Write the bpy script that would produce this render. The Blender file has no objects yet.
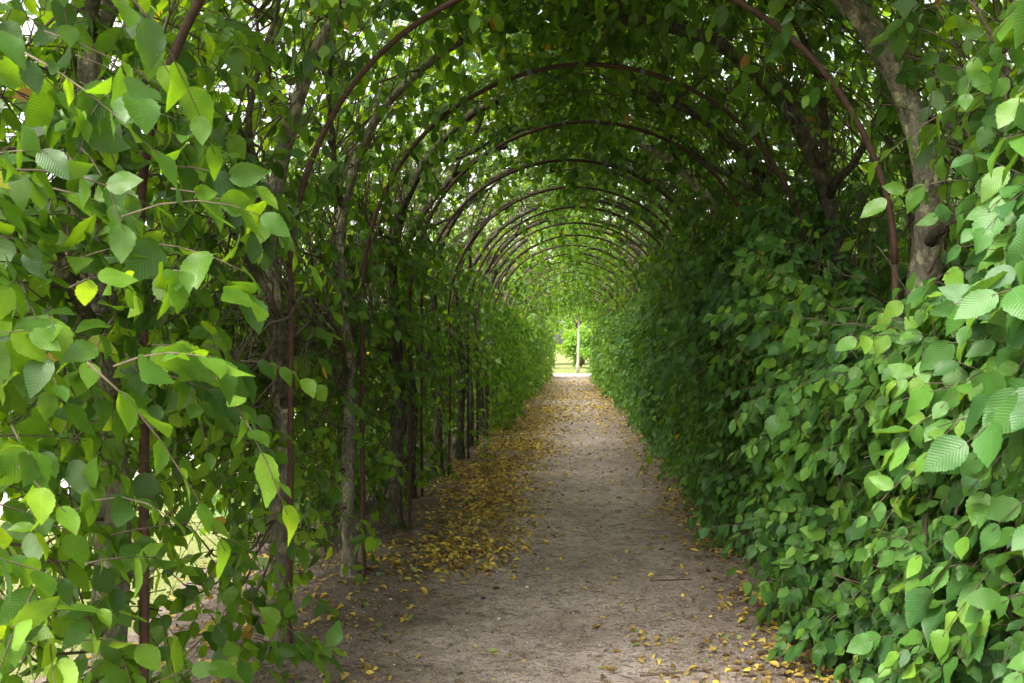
import bpy, math
import numpy as np
from mathutils import Vector

rng = np.random.default_rng(7)
S = bpy.context.scene
COL = S.collection
R = math.radians

# ------------------------------------------------------------------ camera, world, sun, exposure
cam_d = bpy.data.cameras.new('camera'); cam = bpy.data.objects.new('camera', cam_d); COL.objects.link(cam)
cam.location = (-0.09, 0.0, 1.487)
cam.rotation_euler = (R(90.22), 0, R(3.65))
cam_d.sensor_width = 36; cam_d.lens = 32.0; cam_d.clip_start = 0.05; cam_d.clip_end = 800
cam_d.dof.use_dof = True; cam_d.dof.focus_distance = 5.2; cam_d.dof.aperture_fstop = 9.0
S.camera = cam

W = bpy.data.worlds.new('World'); S.world = W; W.use_nodes = True
nt = W.node_tree; nt.nodes.clear()
sky = nt.nodes.new('ShaderNodeTexSky'); sky.sky_type = 'NISHITA'; sky.sun_disc = False
SUN_EL, SUN_AZ = 52, 215                      # azimuth measured clockwise from +Y
sky.sun_elevation = R(SUN_EL); sky.sun_rotation = R(SUN_AZ)
sky.air_density = 1.0; sky.dust_density = 5.0; sky.ozone_density = 1.0
bg = nt.nodes.new('ShaderNodeBackground'); bg.inputs[1].default_value = 0.15
wo = nt.nodes.new('ShaderNodeOutputWorld')
bw = nt.nodes.new('ShaderNodeRGBToBW'); nt.links.new(sky.outputs[0], bw.inputs[0])     # thin cloud: most of the sky's blue is washed to white
cl = nt.nodes.new('ShaderNodeMix'); cl.data_type = 'RGBA'; cl.blend_type = 'MULTIPLY'; cl.inputs[0].default_value = 1
nt.links.new(bw.outputs[0], cl.inputs[6]); cl.inputs[7].default_value = (1.32, 1.27, 1.14, 1)
cm = nt.nodes.new('ShaderNodeMix'); cm.data_type = 'RGBA'; cm.inputs[0].default_value = 0.75
nt.links.new(sky.outputs[0], cm.inputs[6]); nt.links.new(cl.outputs[2], cm.inputs[7])
nt.links.new(cm.outputs[2], bg.inputs[0]); nt.links.new(bg.outputs[0], wo.inputs[0])
sl = bpy.data.lights.new('sun', 'SUN'); sl.energy = 1.2; sl.angle = R(12); sl.color = (1, 0.95, 0.87)
sun = bpy.data.objects.new('sun', sl); COL.objects.link(sun)
sdir = Vector((math.sin(R(SUN_AZ)) * math.cos(R(SUN_EL)), math.cos(R(SUN_AZ)) * math.cos(R(SUN_EL)), math.sin(R(SUN_EL))))
sun.rotation_euler = sdir.to_track_quat('Z', 'Y').to_euler()

S.view_settings.view_transform = 'Standard'; S.view_settings.look = 'None'
S.view_settings.exposure = 2.45; S.view_settings.gamma = 1.0
S.view_settings.use_curve_mapping = False
S.cycles.max_bounces = 12; S.cycles.diffuse_bounces = 10; S.cycles.transmission_bounces = 10; S.cycles.glossy_bounces = 2
S.cycles.use_denoising = True
S.cycles.sample_clamp_indirect = 10

# ------------------------------------------------------------------ node helpers
def mat(name):
    m = bpy.data.materials.new(name); m.use_nodes = True; m.node_tree.nodes.clear()
    return m, m.node_tree
def nd(t, kind, **kw):
    n = t.nodes.new(kind)
    for k, v in kw.items(): setattr(n, k, v)
    return n
def setin(t, sock, v):
    if hasattr(v, 'is_output') or isinstance(v, bpy.types.NodeSocket): t.links.new(v, sock)
    else: sock.default_value = v
def mth(t, op, a, b=0.0, c=None):
    n = nd(t, 'ShaderNodeMath', operation=op); setin(t, n.inputs[0], a); setin(t, n.inputs[1], b)
    if c is not None: setin(t, n.inputs[2], c)
    return n.outputs[0]
def ramp(t, fac, stops, interp='LINEAR'):
    n = nd(t, 'ShaderNodeValToRGB'); n.color_ramp.interpolation = interp
    e = n.color_ramp.elements
    while len(e) < len(stops): e.new(0.5)
    for i, (p, c) in enumerate(stops):
        e[i].position = p; e[i].color = (*c, 1) if len(c) == 3 else c
    setin(t, n.inputs[0], fac); return n.outputs[0]
def mix(t, f, a, b, mode='MIX'):
    n = nd(t, 'ShaderNodeMix', data_type='RGBA', blend_type=mode)
    setin(t, n.inputs[0], f)
    for s, v in ((n.inputs[6], a), (n.inputs[7], b)):
        if isinstance(v, tuple): v = (*v, 1) if len(v) == 3 else v
        setin(t, s, v)
    return n.outputs[2]
def noise(t, vec, scale, detail=4, rough=0.55, dist=0.0):
    n = nd(t, 'ShaderNodeTexNoise'); n.inputs['Scale'].default_value = scale
    n.inputs['Detail'].default_value = detail; n.inputs['Roughness'].default_value = rough
    n.inputs['Distortion'].default_value = dist
    if vec is not None: t.links.new(vec, n.inputs['Vector'])
    return n.outputs[0]
def voro(t, vec, scale, feature='F1'):
    n = nd(t, 'ShaderNodeTexVoronoi', feature=feature); n.inputs['Scale'].default_value = scale
    if vec is not None: t.links.new(vec, n.inputs['Vector'])
    return n
def pos(t): return nd(t, 'ShaderNodeNewGeometry').outputs['Position']
def bump(t, h, strength=0.5, dist=0.01, normal=None):
    n = nd(t, 'ShaderNodeBump'); n.inputs['Strength'].default_value = strength; n.inputs['Distance'].default_value = dist
    t.links.new(h, n.inputs['Height'])
    if normal is not None: t.links.new(normal, n.inputs['Normal'])
    return n.outputs[0]
def princ(t, col, rough=0.7, spec=0.3, normal=None, metal=0.0):
    n = nd(t, 'ShaderNodeBsdfPrincipled')
    setin(t, n.inputs['Base Color'], (*col, 1) if isinstance(col, tuple) else col)
    setin(t, n.inputs['Roughness'], rough); n.inputs['Specular IOR Level'].default_value = spec
    n.inputs['Metallic'].default_value = metal
    if normal is not None: t.links.new(normal, n.inputs['Normal'])
    return n.outputs[0]
def out(t, sh):
    o = nd(t, 'ShaderNodeOutputMaterial'); t.links.new(sh, o.inputs[0])

def leaf_mat(name, stops, trans=0.5, rough=0.42, veins=True, tmul=(2.7, 2.05, 0.45), spec=0.5):
    m, t = mat(name)
    at = nd(t, 'ShaderNodeAttribute', attribute_name='rnd').outputs['Fac']
    col = ramp(t, at, stops)
    uv = nd(t, 'ShaderNodeUVMap').outputs[0]
    P = pos(t)
    blot = noise(t, P, 45, 3, 0.6)
    col = mix(t, mth(t, 'MULTIPLY', mth(t, 'SUBTRACT', blot, 0.45), 1.1), col, mix(t, 1.0, col, (0.62, 0.70, 0.6), 'MULTIPLY'))
    # insect holes and brown specks
    sp = noise(t, P, 160, 2, 0.5)
    col = mix(t, mth(t, 'MULTIPLY', mth(t, 'GREATER_THAN', sp, 0.70), 0.55), col, (0.16, 0.10, 0.03))
    nrm = None
    if veins:
        sx = nd(t, 'ShaderNodeSeparateXYZ'); t.links.new(uv, sx.inputs[0])
        au = mth(t, 'ABSOLUTE', mth(t, 'SUBTRACT', sx.outputs[0], 0.5))
        ph = mth(t, 'SUBTRACT', mth(t, 'MULTIPLY', sx.outputs[1], 82.0), mth(t, 'MULTIPLY', au, 52.0))
        ph = mth(t, 'ADD', ph, mth(t, 'MULTIPLY', noise(t, P, 60, 2, 0.5), 4.0))
        w = mth(t, 'SINE', ph)
        vein = mth(t, 'POWER', mth(t, 'MULTIPLY_ADD', w, 0.5, 0.5), 5.0)
        mid = mth(t, 'LESS_THAN', au, 0.018)
        vv = mth(t, 'MAXIMUM', mth(t, 'MULTIPLY', vein, 0.5), mid)
        col = mix(t, mth(t, 'MULTIPLY', vv, 0.16), col, mix(t, 1.0, col, (1.9, 1.6, 2.0), 'MULTIPLY'))
        hgt = mth(t, 'SUBTRACT', mth(t, 'MULTIPLY', w, -0.5), mth(t, 'MULTIPLY', mid, 1.0))
        nrm = bump(t, hgt, 0.32, 0.0012)
    back = nd(t, 'ShaderNodeNewGeometry').outputs['Backfacing']
    pale = mix(t, 0.35, col, mix(t, 1.0, col, (2.0, 1.7, 2.4), 'MULTIPLY'))
    colf = mix(t, back, col, pale)
    p = princ(t, colf, rough, spec, nrm)
    tr = nd(t, 'ShaderNodeBsdfTranslucent')
    t.links.new(mix(t, 1.0, col, tmul, 'MULTIPLY'), tr.inputs[0])
    if nrm is not None: t.links.new(nrm, tr.inputs['Normal'])
    mx = nd(t, 'ShaderNodeMixShader'); mx.inputs[0].default_value = trans
    t.links.new(p, mx.inputs[1]); t.links.new(tr.outputs[0], mx.inputs[2])
    out(t, mx.outputs[0]); return m

M = {}
M['leaf'] = leaf_mat('hornbeam_leaf', [
    (0.0, (0.030, 0.080, 0.016)), (0.25, (0.045, 0.118, 0.015)), (0.55, (0.075, 0.170, 0.016)),
    (0.82, (0.115, 0.235, 0.020)), (0.955, (0.165, 0.30, 0.025)), (0.975, (0.36, 0.33, 0.04)), (1.0, (0.24, 0.12, 0.045))])
M['hedge_leaf'] = leaf_mat('hedge_leaf', [
    (0.0, (0.028, 0.082, 0.024)), (0.3, (0.040, 0.115, 0.022)), (0.65, (0.066, 0.160, 0.020)),
    (0.90, (0.110, 0.22, 0.022)), (0.985, (0.15, 0.27, 0.035)), (0.993, (0.36, 0.33, 0.04)), (1.0, (0.25, 0.14, 0.05))], trans=0.34, rough=0.46, spec=0.32)
M['far_leaf'] = leaf_mat('tree_leaf', [
    (0.0, (0.03, 0.08, 0.022)), (0.5, (0.055, 0.135, 0.03)), (1.0, (0.11, 0.20, 0.04))], veins=False, rough=0.5)
M['sunlit_leaf'] = leaf_mat('exit_leaf_sunlit', [
    (0.0, (0.06, 0.15, 0.02)), (0.5, (0.12, 0.26, 0.03)), (1.0, (0.22, 0.36, 0.05))], veins=False, rough=0.5)  # lighter leaf colour: sunshine beyond the exit is put into the tone
M['litter'] = leaf_mat('fallen_leaf', [
    (0.0, (0.09, 0.055, 0.03)), (0.25, (0.15, 0.10, 0.04)), (0.5, (0.30, 0.22, 0.06)), (0.72, (0.48, 0.36, 0.06)),
    (0.84, (0.55, 0.43, 0.09)), (0.88, (0.16, 0.20, 0.05)), (1.0, (0.11, 0.17, 0.05))], trans=0.12, rough=0.65, veins=False, spec=0.2)

def bark(name, base, dark, lich, lichamt=0.62):
    m, t = mat(name)
    co = nd(t, 'ShaderNodeTexCoord').outputs['Object']
    mp = nd(t, 'ShaderNodeMapping'); mp.inputs['Scale'].default_value = (1, 1, 0.35); t.links.new(co, mp.inputs[0])
    n1 = noise(t, mp.outputs[0], 26, 6, 0.65, 0.6)
    n2 = noise(t, co, 9, 4, 0.6)
    n3 = noise(t, co, 60, 3, 0.6)
    c = mix(t, ramp(t, n1, [(0.35, (0, 0, 0)), (0.62, (1, 1, 1))]), dark, base)
    c = mix(t, ramp(t, n2, [(lichamt - 0.04, (0, 0, 0)), (lichamt + 0.03, (1, 1, 1))]), c, lich)
    c = mix(t, mth(t, 'MULTIPLY', n3, 0.6), c, mix(t, 1.0, c, (0.45, 0.45, 0.42), 'MULTIPLY'))
    vb = voro(t, mp.outputs[0], 38, 'DISTANCE_TO_EDGE').outputs['Distance']
    c = mix(t, ramp(t, vb, [(0.0, (0.6, 0.6, 0.6)), (0.05, (0, 0, 0))]), c, mix(t, 1.0, c, (0.6, 0.58, 0.55), 'MULTIPLY'))
    n5 = noise(t, co, 17, 3, 0.6); c = mix(t, ramp(t, n5, [(0.54, (0, 0, 0)), (0.60, (1, 1, 1))]), c, mix(t, 1.0, c, (1.75, 1.8, 1.6), 'MULTIPLY'))
    h = mth(t, 'ADD', mth(t, 'ADD', n1, mth(t, 'MULTIPLY', vb, 0.35)), mth(t, 'MULTIPLY', n3, 0.6))
    out(t, princ(t, c, 0.85, 0.2, bump(t, h, 1.0, 0.02))); return m
M['bark'] = bark('grey_bark', (0.22, 0.20, 0.155), (0.09, 0.08, 0.06), (0.25, 0.27, 0.16))
M['bark_dark'] = bark('dark_bark', (0.105, 0.092, 0.07), (0.04, 0.035, 0.026), (0.14, 0.14, 0.085), 0.66)
M['bark_pale'] = bark('pale_bark', (0.42, 0.38, 0.30), (0.22, 0.19, 0.15), (0.45, 0.45, 0.36))
M['birch'] = bark('birch_bark', (0.20, 0.185, 0.165), (0.07, 0.06, 0.05), (0.25, 0.25, 0.22), 0.4)

m, t = mat('twig_bark'); co = pos(t)
out(t, princ(t, mix(t, noise(t, co, 30), (0.045, 0.034, 0.026), (0.13, 0.10, 0.072)), 0.8, 0.2)); M['twig'] = m
m, t = mat('rusty_iron'); co = pos(t)
c = mix(t, ramp(t, noise(t, co, 35, 5, 0.7), [(0.35, (0, 0, 0)), (0.65, (1, 1, 1))]), (0.022, 0.014, 0.011), (0.070, 0.028, 0.017))
out(t, princ(t, c, 0.72, 0.35, bump(t, noise(t, co, 180, 3), 0.5, 0.002))); M['iron'] = m
m, t = mat('blue_twine'); out(t, princ(t, (0.16, 0.30, 0.36), 0.8, 0.2)); M['twine'] = m

# soil of the walk
m, t = mat('packed_soil'); co = pos(t)
n_big = noise(t, co, 0.9, 4, 0.6); n_mid = noise(t, co, 7, 5, 0.65, 0.4); n_fin = noise(t, co, 70, 4, 0.7)
c = mix(t, ramp(t, n_big, [(0.38, (0, 0, 0)), (0.62, (1, 1, 1))]), (0.262, 0.220, 0.198), (0.372, 0.320, 0.292))
sxx = nd(t, 'ShaderNodeSeparateXYZ'); t.links.new(co, sxx.inputs[0])
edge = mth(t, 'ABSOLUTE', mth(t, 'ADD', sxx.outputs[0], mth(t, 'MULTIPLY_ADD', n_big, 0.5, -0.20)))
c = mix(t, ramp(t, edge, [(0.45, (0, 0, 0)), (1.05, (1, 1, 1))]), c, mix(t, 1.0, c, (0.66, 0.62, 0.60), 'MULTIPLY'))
c = mix(t, ramp(t, n_mid, [(0.42, (0, 0, 0)), (0.68, (1, 1, 1))]), c, mix(t, 1.0, c, (0.66, 0.63, 0.60), 'MULTIPLY'))
vs = voro(t, co, 95); spk = mth(t, 'LESS_THAN', vs.outputs['Distance'], 0.22)
pick = nd(t, 'ShaderNodeSeparateColor'); t.links.new(vs.outputs['Color'], pick.inputs[0])
c = mix(t, mth(t, 'MULTIPLY', spk, mth(t, 'GREATER_THAN', pick.outputs[0], 0.72)), c, (0.36, 0.31, 0.26))
c = mix(t, mth(t, 'MULTIPLY', spk, mth(t, 'LESS_THAN', pick.outputs[0], 0.28)), c, (0.075, 0.055, 0.045))
c = mix(t, ramp(t, n_fin, [(0.48, (0, 0, 0)), (0.66, (1, 1, 1))]), c, mix(t, 1.0, c, (0.42, 0.40, 0.38), 'MULTIPLY'))
n_f2 = noise(t, co, 28, 5, 0.75)
c = mix(t, ramp(t, n_f2, [(0.50, (0, 0, 0)), (0.72, (1, 1, 1))]), c, mix(t, 1.0, c, (1.25, 1.25, 1.25), 'MULTIPLY'))
c = mix(t, ramp(t, noise(t, co, 19, 5, 0.75), [(0.54, (0, 0, 0)), (0.62, (1, 1, 1))]), c, mix(t, 1.0, c, (0.55, 0.52, 0.50), 'MULTIPLY'))
h = mth(t, 'ADD', mth(t, 'MULTIPLY', n_mid, 1.2), mth(t, 'ADD', mth(t, 'MULTIPLY', n_fin, 0.6), mth(t, 'MULTIPLY', vs.outputs['Distance'], -0.35)))
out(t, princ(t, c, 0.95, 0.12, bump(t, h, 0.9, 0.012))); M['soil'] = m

m, t = mat('lawn_ground'); co = pos(t)
c = mix(t, noise(t, co, 3, 6, 0.7), (0.075, 0.11, 0.03), (0.20, 0.22, 0.085))
c = mix(t, ramp(t, noise(t, co, 22, 4, 0.7), [(0.5, (0, 0, 0)), (0.66, (1, 1, 1))]), c, (0.26, 0.21, 0.12))
out(t, princ(t, c, 0.95, 0.1, bump(t, noise(t, co, 60, 4), 0.8, 0.03))); M['lawn'] = m
m, t = mat('pale_gravel'); co = pos(t)
c = mix(t, noise(t, co, 60, 5, 0.7), (0.26, 0.25, 0.23), (0.46, 0.44, 0.41))
out(t, princ(t, c, 0.95, 0.1, bump(t, noise(t, co, 90, 4), 0.7, 0.01))); M['gravel'] = m
m, t = mat('grit'); at = nd(t, 'ShaderNodeAttribute', attribute_name='rnd').outputs['Fac']
out(t, princ(t, ramp(t, at, [(0, (0.06, 0.045, 0.038)), (0.5, (0.20, 0.155, 0.13)), (0.85, (0.36, 0.31, 0.27)), (1, (0.55, 0.52, 0.48))]), 0.9, 0.2)); M['grit'] = m
m, t = mat('grass_blade'); at = nd(t, 'ShaderNodeAttribute', attribute_name='rnd').outputs['Fac']
out(t, princ(t, ramp(t, at, [(0, (0.07, 0.14, 0.025)), (0.6, (0.14, 0.22, 0.04)), (1, (0.32, 0.30, 0.12))]), 0.6, 0.3)); M['grass'] = m

# ------------------------------------------------------------------ mesh helpers
def unit(v): return v / np.maximum(np.linalg.norm(v, axis=-1, keepdims=True), 1e-9)

class MB:
    def __init__(s): s.v = []; s.f = []; s.uv = []; s.r = []; s.n = 0
    def add(s, v, f, uv=None, r=None):
        v = np.asarray(v, np.float32); f = np.asarray(f, np.int64)
        s.v.append(v); s.f.append(f + s.n); s.n += len(v)
        s.uv.append(np.zeros((len(v), 2), np.float32) if uv is None else uv.astype(np.float32))
        s.r.append(np.full(len(f), 0.5, np.float32) if r is None else np.asarray(r, np.float32))
    def mesh(s, name, material, smooth=True):
        me = bpy.data.meshes.new(name)
        v = np.concatenate(s.v); r = np.concatenate(s.r); uv = np.concatenate(s.uv)
        # all entries are triangles or all quads
        f = np.concatenate(s.f); k = f.shape[1]
        me.vertices.add(len(v)); me.vertices.foreach_set('co', v.ravel())
        me.loops.add(f.size); me.loops.foreach_set('vertex_index', f.ravel().astype(np.int32))
        me.polygons.add(len(f)); me.polygons.foreach_set('loop_start', np.arange(0, f.size, k, dtype=np.int32))
        if smooth: me.polygons.foreach_set('use_smooth', np.ones(len(f), bool))
        ul = me.uv_layers.new(name='UVMap'); ul.data.foreach_set('uv', uv[f.ravel()].ravel())
        a = me.attributes.new('rnd', 'FLOAT', 'FACE'); a.data.foreach_set('value', r)
        me.materials.append(material); me.update(calc_edges=True)
        return me
    def obj(s, name, material, parent=None, smooth=True, origin=None):
        if not s.v: return None
        if origin is not None:
            s.v = [v - np.asarray(origin, np.float32) for v in s.v]
        o = bpy.data.objects.new(name, s.mesh(name, material, smooth)); COL.objects.link(o)
        if parent is not None: o.parent = parent
        elif origin is not None: o.location = origin
        return o

def tag(o, label=None, cat=None, group=None, kind=None):
    if label: o['label'] = label
    if cat: o['category'] = cat
    if group: o['group'] = group
    if kind: o['kind'] = kind
    return o
def empty(name, loc):
    o = bpy.data.objects.new(name, None); o.location = loc; o.empty_display_size = 0.2; COL.objects.link(o); return o
def copy_tree(o, parent=None):
    c = o.copy(); COL.objects.link(c); c.parent = parent
    for ch in [x for x in bpy.data.objects if x.parent == o]: copy_tree(ch, c)
    return c

# leaf templates: (u across -.5...5 , v along 0..1), triangles
def template(st, serr=0.0):
    def hw(v): return 0.5 * (np.sin(np.pi * np.clip(v, 0, 1) ** 0.82) ** 0.80) * (1 - 0.25 * v ** 3)
    V = [(0, 0)]; T = []
    for i, v in enumerate(st):
        w = hw(v) * (1 + serr * (1 if i % 2 else -1))
        V += [(-w, v - (0.02 if serr else 0)), (0, v), (w, v - (0.02 if serr else 0))]
    V.append((0, 1.0)); last = len(V) - 1
    T += [(0, 2, 1), (0, 3, 2)]
    for i in range(len(st) - 1):
        a = 1 + 3 * i; b = a + 3
        T += [(a, a + 1, b + 1), (a, b + 1, b), (a + 1, a + 2, b + 2), (a + 1, b + 2, b + 1)]
    a = 1 + 3 * (len(st) - 1)
    T += [(a, a + 1, last), (a + 1, a + 2, last)]
    return np.array(V, float), np.array(T)
TPL = [template([0.05, 0.12, 0.19, 0.26, 0.33, 0.40, 0.47, 0.54, 0.61, 0.68, 0.75, 0.82, 0.88, 0.94], 0.045),
       template([0.12, 0.32, 0.55, 0.80]), template([0.42]), template([0.2, 0.6])]

def add_leaves(mb, P, T, N, L, rnd, lod, wr=0.64, curl=0.22, fold=0.22):
    n = len(P)
    if n == 0: return
    tv, tt = TPL[lod]
    T = unit(T); N = unit(N - T * np.sum(N * T, 1, keepdims=True)); B = np.cross(T, N)
    cu = curl * rng.normal(0.6, 0.9, n); fo = fold * rng.uniform(0.1, 1.5, n); tw = rng.normal(0, 0.25, n)
    Wd = L * wr * rng.uniform(0.85, 1.15, n)
    u = tv[:, 0][None]; v = tv[:, 1][None]
    au = np.abs(u)
    hgt = (-cu[:, None] * v ** 2 * L[:, None] + fo[:, None] * au * Wd[:, None] * 1.2 + tw[:, None] * u * v * Wd[:, None])
    if lod == 0:   # wavy edge and pleats
        ph = rng.uniform(0, 6, n)[:, None]
        hgt = hgt + 0.035 * L[:, None] * au * 2 * np.sin(9 * v + ph)
    X = P[:, None] + B[:, None] * (u * Wd[:, None])[..., None] + T[:, None] * (v * L[:, None])[..., None] + N[:, None] * hgt[..., None]
    K = len(tv)
    F = (tt[None] + (np.arange(n) * K)[:, None, None]).reshape(-1, 3)
    uv = np.broadcast_to(np.stack([tv[:, 0] + 0.5, tv[:, 1]], 1)[None], (n, K, 2)).reshape(-1, 2)
    mb.add(X.reshape(-1, 3), F, uv, np.repeat(rnd, len(tt)))

def add_tubes(mb, C, Rad, sides=4, rough=0.0):
    """C: [M,K,3] centre lines, Rad: [M,K]"""
    Mn, K, _ = C.shape
    if Mn == 0: return
    T = np.empty_like(C); T[:, 1:-1] = C[:, 2:] - C[:, :-2]; T[:, 0] = C[:, 1] - C[:, 0]; T[:, -1] = C[:, -1] - C[:, -2]
    T = unit(T)
    ref = np.tile(np.array([0.13, 0.97, 0.21]), (Mn, 1)); bad = np.abs(np.sum(unit(C[:, -1] - C[:, 0]) * ref, 1)) > 0.8
    ref[bad] = [0.95, 0.1, 0.3]
    A = unit(np.cross(T, ref[:, None])); B = np.cross(T, A)
    ang = np.arange(sides) / sides * 2 * np.pi
    rr = Rad[:, :, None] * np.ones(sides)[None, None]
    if rough: rr = rr * (1 + rough * rng.normal(0, 1, rr.shape))
    V = C[:, :, None] + rr[..., None] * (np.cos(ang)[None, None, :, None] * A[:, :, None] + np.sin(ang)[None, None, :, None] * B[:, :, None])
    i = np.arange(K - 1)[:, None] * sides; j = np.arange(sides)[None]; j2 = (j + 1) % sides
    a = i + j; b = i + j2; c = b + sides; d = a + sides
    F = np.concatenate([np.stack([a, b, c], -1).reshape(-1, 3), np.stack([a, c, d], -1).reshape(-1, 3)])
    # close the ends
    e0 = [(0, k + 1, k) for k in range(1, sides - 1)]; off = (K - 1) * sides
    e1 = [(off, off + k, off + k + 1) for k in range(1, sides - 1)]
    F = np.concatenate([F, np.array(e0 + e1)])
    F = (F[None] + (np.arange(Mn) * K * sides)[:, None, None]).reshape(-1, 3)
    mb.add(V.reshape(-1, 3), F)

def add_box(mb, lo, hi):
    x0, y0, z0 = lo; x1, y1, z1 = hi
    v = np.array([(x0, y0, z0), (x1, y0, z0), (x1, y1, z0), (x0, y1, z0), (x0, y0, z1), (x1, y0, z1), (x1, y1, z1), (x0, y1, z1)])
    q = [(0, 3, 2, 1), (4, 5, 6, 7), (0, 1, 5, 4), (1, 2, 6, 5), (2, 3, 7, 6), (3, 0, 4, 7)]
    f = []
    for a, b, c, d in q: f += [(a, b, c), (a, c, d)]
    mb.add(v, np.array(f))

_ph = rng.uniform(0, 6.28, (24, 4)); _fr = rng.normal(0, 1, (24, 3))
def field(p, scale, k0=0):
    """smooth pseudo noise, about -1..1, p [n,3]"""
    s = np.zeros(len(p))
    for i in range(8):
        f = _fr[(i + k0) % 24] * scale
        s += np.sin(p @ f + _ph[(i + k0) % 24, 0])
    return s / 3.2

# ------------------------------------------------------------------ tunnel geometry
RAD, SPR = 1.35, 1.84
Y0, DY, NB = 2.66, 1.435, 28
ARC = SPR + RAD * math.pi / 2
def shell(side, s, y, r):
    s = np.asarray(s, float); th = np.clip((s - SPR) / RAD, 0, 3)
    x = np.where(s < SPR, RAD + r, (RAD + r) * np.cos(th)); z = np.where(s < SPR, s, SPR + (RAD + r) * np.sin(th))
    return np.stack(np.broadcast_arrays(side * x, y, z), -1)
def shell_n(side, s):       # outward normal of the shell
    th = np.clip((np.asarray(s, float) - SPR) / RAD, 0, 3)
    return np.stack([side * np.where(s < SPR, 1, np.cos(th)), np.zeros_like(th), np.where(s < SPR, 0, np.sin(th))], -1)

# ------------------------------------------------------------------ ground
def gh(x, y):
    x = np.asarray(x, float); y = np.asarray(y, float)
    p = np.stack(np.broadcast_arrays(x, y, 0 * x), -1).reshape(-1, 3)
    h = 0.012 * field(p, 1.3) + 0.006 * field(p, 5, 5) + 0.003 * field(p, 17, 9)
    h = h.reshape(np.broadcast(x, y).shape)
    h = h + 0.035 * np.exp(-((x + 1.35) / 0.35) ** 2) + 0.03 * np.exp(-((x - 1.45) / 0.4) ** 2)
    fade = np.clip((3.0 - np.abs(x)) / 0.5, 0, 1)
    return 0.022 + h * fade - 0.10 * np.clip((np.abs(x) - 2.35 - 0.22 * field(p, 1.1, 7).reshape(h.shape)) / 0.6, 0, 1)
mb = MB(); add = 400.0
mb.add([(-add, -add, 0), (add, -add, 0), (add, add, 0), (-add, add, 0)], [(0, 1, 2), (0, 2, 3)])
tag(mb.obj('ground', M['lawn']), kind='structure')
nx, ny = 90, 620
gx, gy = np.meshgrid(np.linspace(-3.0, 2.8, nx), np.linspace(-3, 42.6, ny))
gz = gh(gx, gy)
idx = np.arange(nx * ny).reshape(ny, nx)
a, b, c, d = idx[:-1, :-1].ravel(), idx[:-1, 1:].ravel(), idx[1:, 1:].ravel(), idx[1:, :-1].ravel()
mb = MB(); mb.add(np.stack([gx, gy, gz], -1).reshape(-1, 3), np.concatenate([np.stack([a, b, c], 1), np.stack([a, c, d], 1)]))
tag(mb.obj('path', M['soil']), kind='structure')
def sheet(name, x0, x1, y0, y1, z, mt, n1, n2):      # a slightly raised gravel walk with a ragged edge sinking into the lawn
    gx, gy = np.meshgrid(np.linspace(x0, x1, n1), np.linspace(y0, y1, n2)); p = np.stack([gx, gy, 0 * gx], -1).reshape(-1, 3)
    e = np.minimum(np.minimum(gx - x0, x1 - gx), np.minimum(gy - y0, y1 - gy)) - 0.25 + 0.14 * field(p, 1.6, 3).reshape(gx.shape) + 0.06 * field(p, 6, 5).reshape(gx.shape)
    zz = z + np.clip(e * 0.12, -0.04, 0.02)
    idx = np.arange(n1 * n2).reshape(n2, n1); a, b, c, d = idx[:-1, :-1].ravel(), idx[:-1, 1:].ravel(), idx[1:, 1:].ravel(), idx[1:, :-1].ravel()
    mb = MB(); mb.add(np.stack([gx, gy, zz], -1).reshape(-1, 3), np.concatenate([np.stack([a, b, c], 1), np.stack([a, c, d], 1)])); return tag(mb.obj(name, mt), kind='structure')
sheet('garden_path', -7.6, -4.6, -20, 42.2, 0.004, M['gravel'], 30, 500)
sheet('garden_path', -40, 40, 42.75, 47.0, 0.004, M['gravel'], 500, 40)

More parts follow.
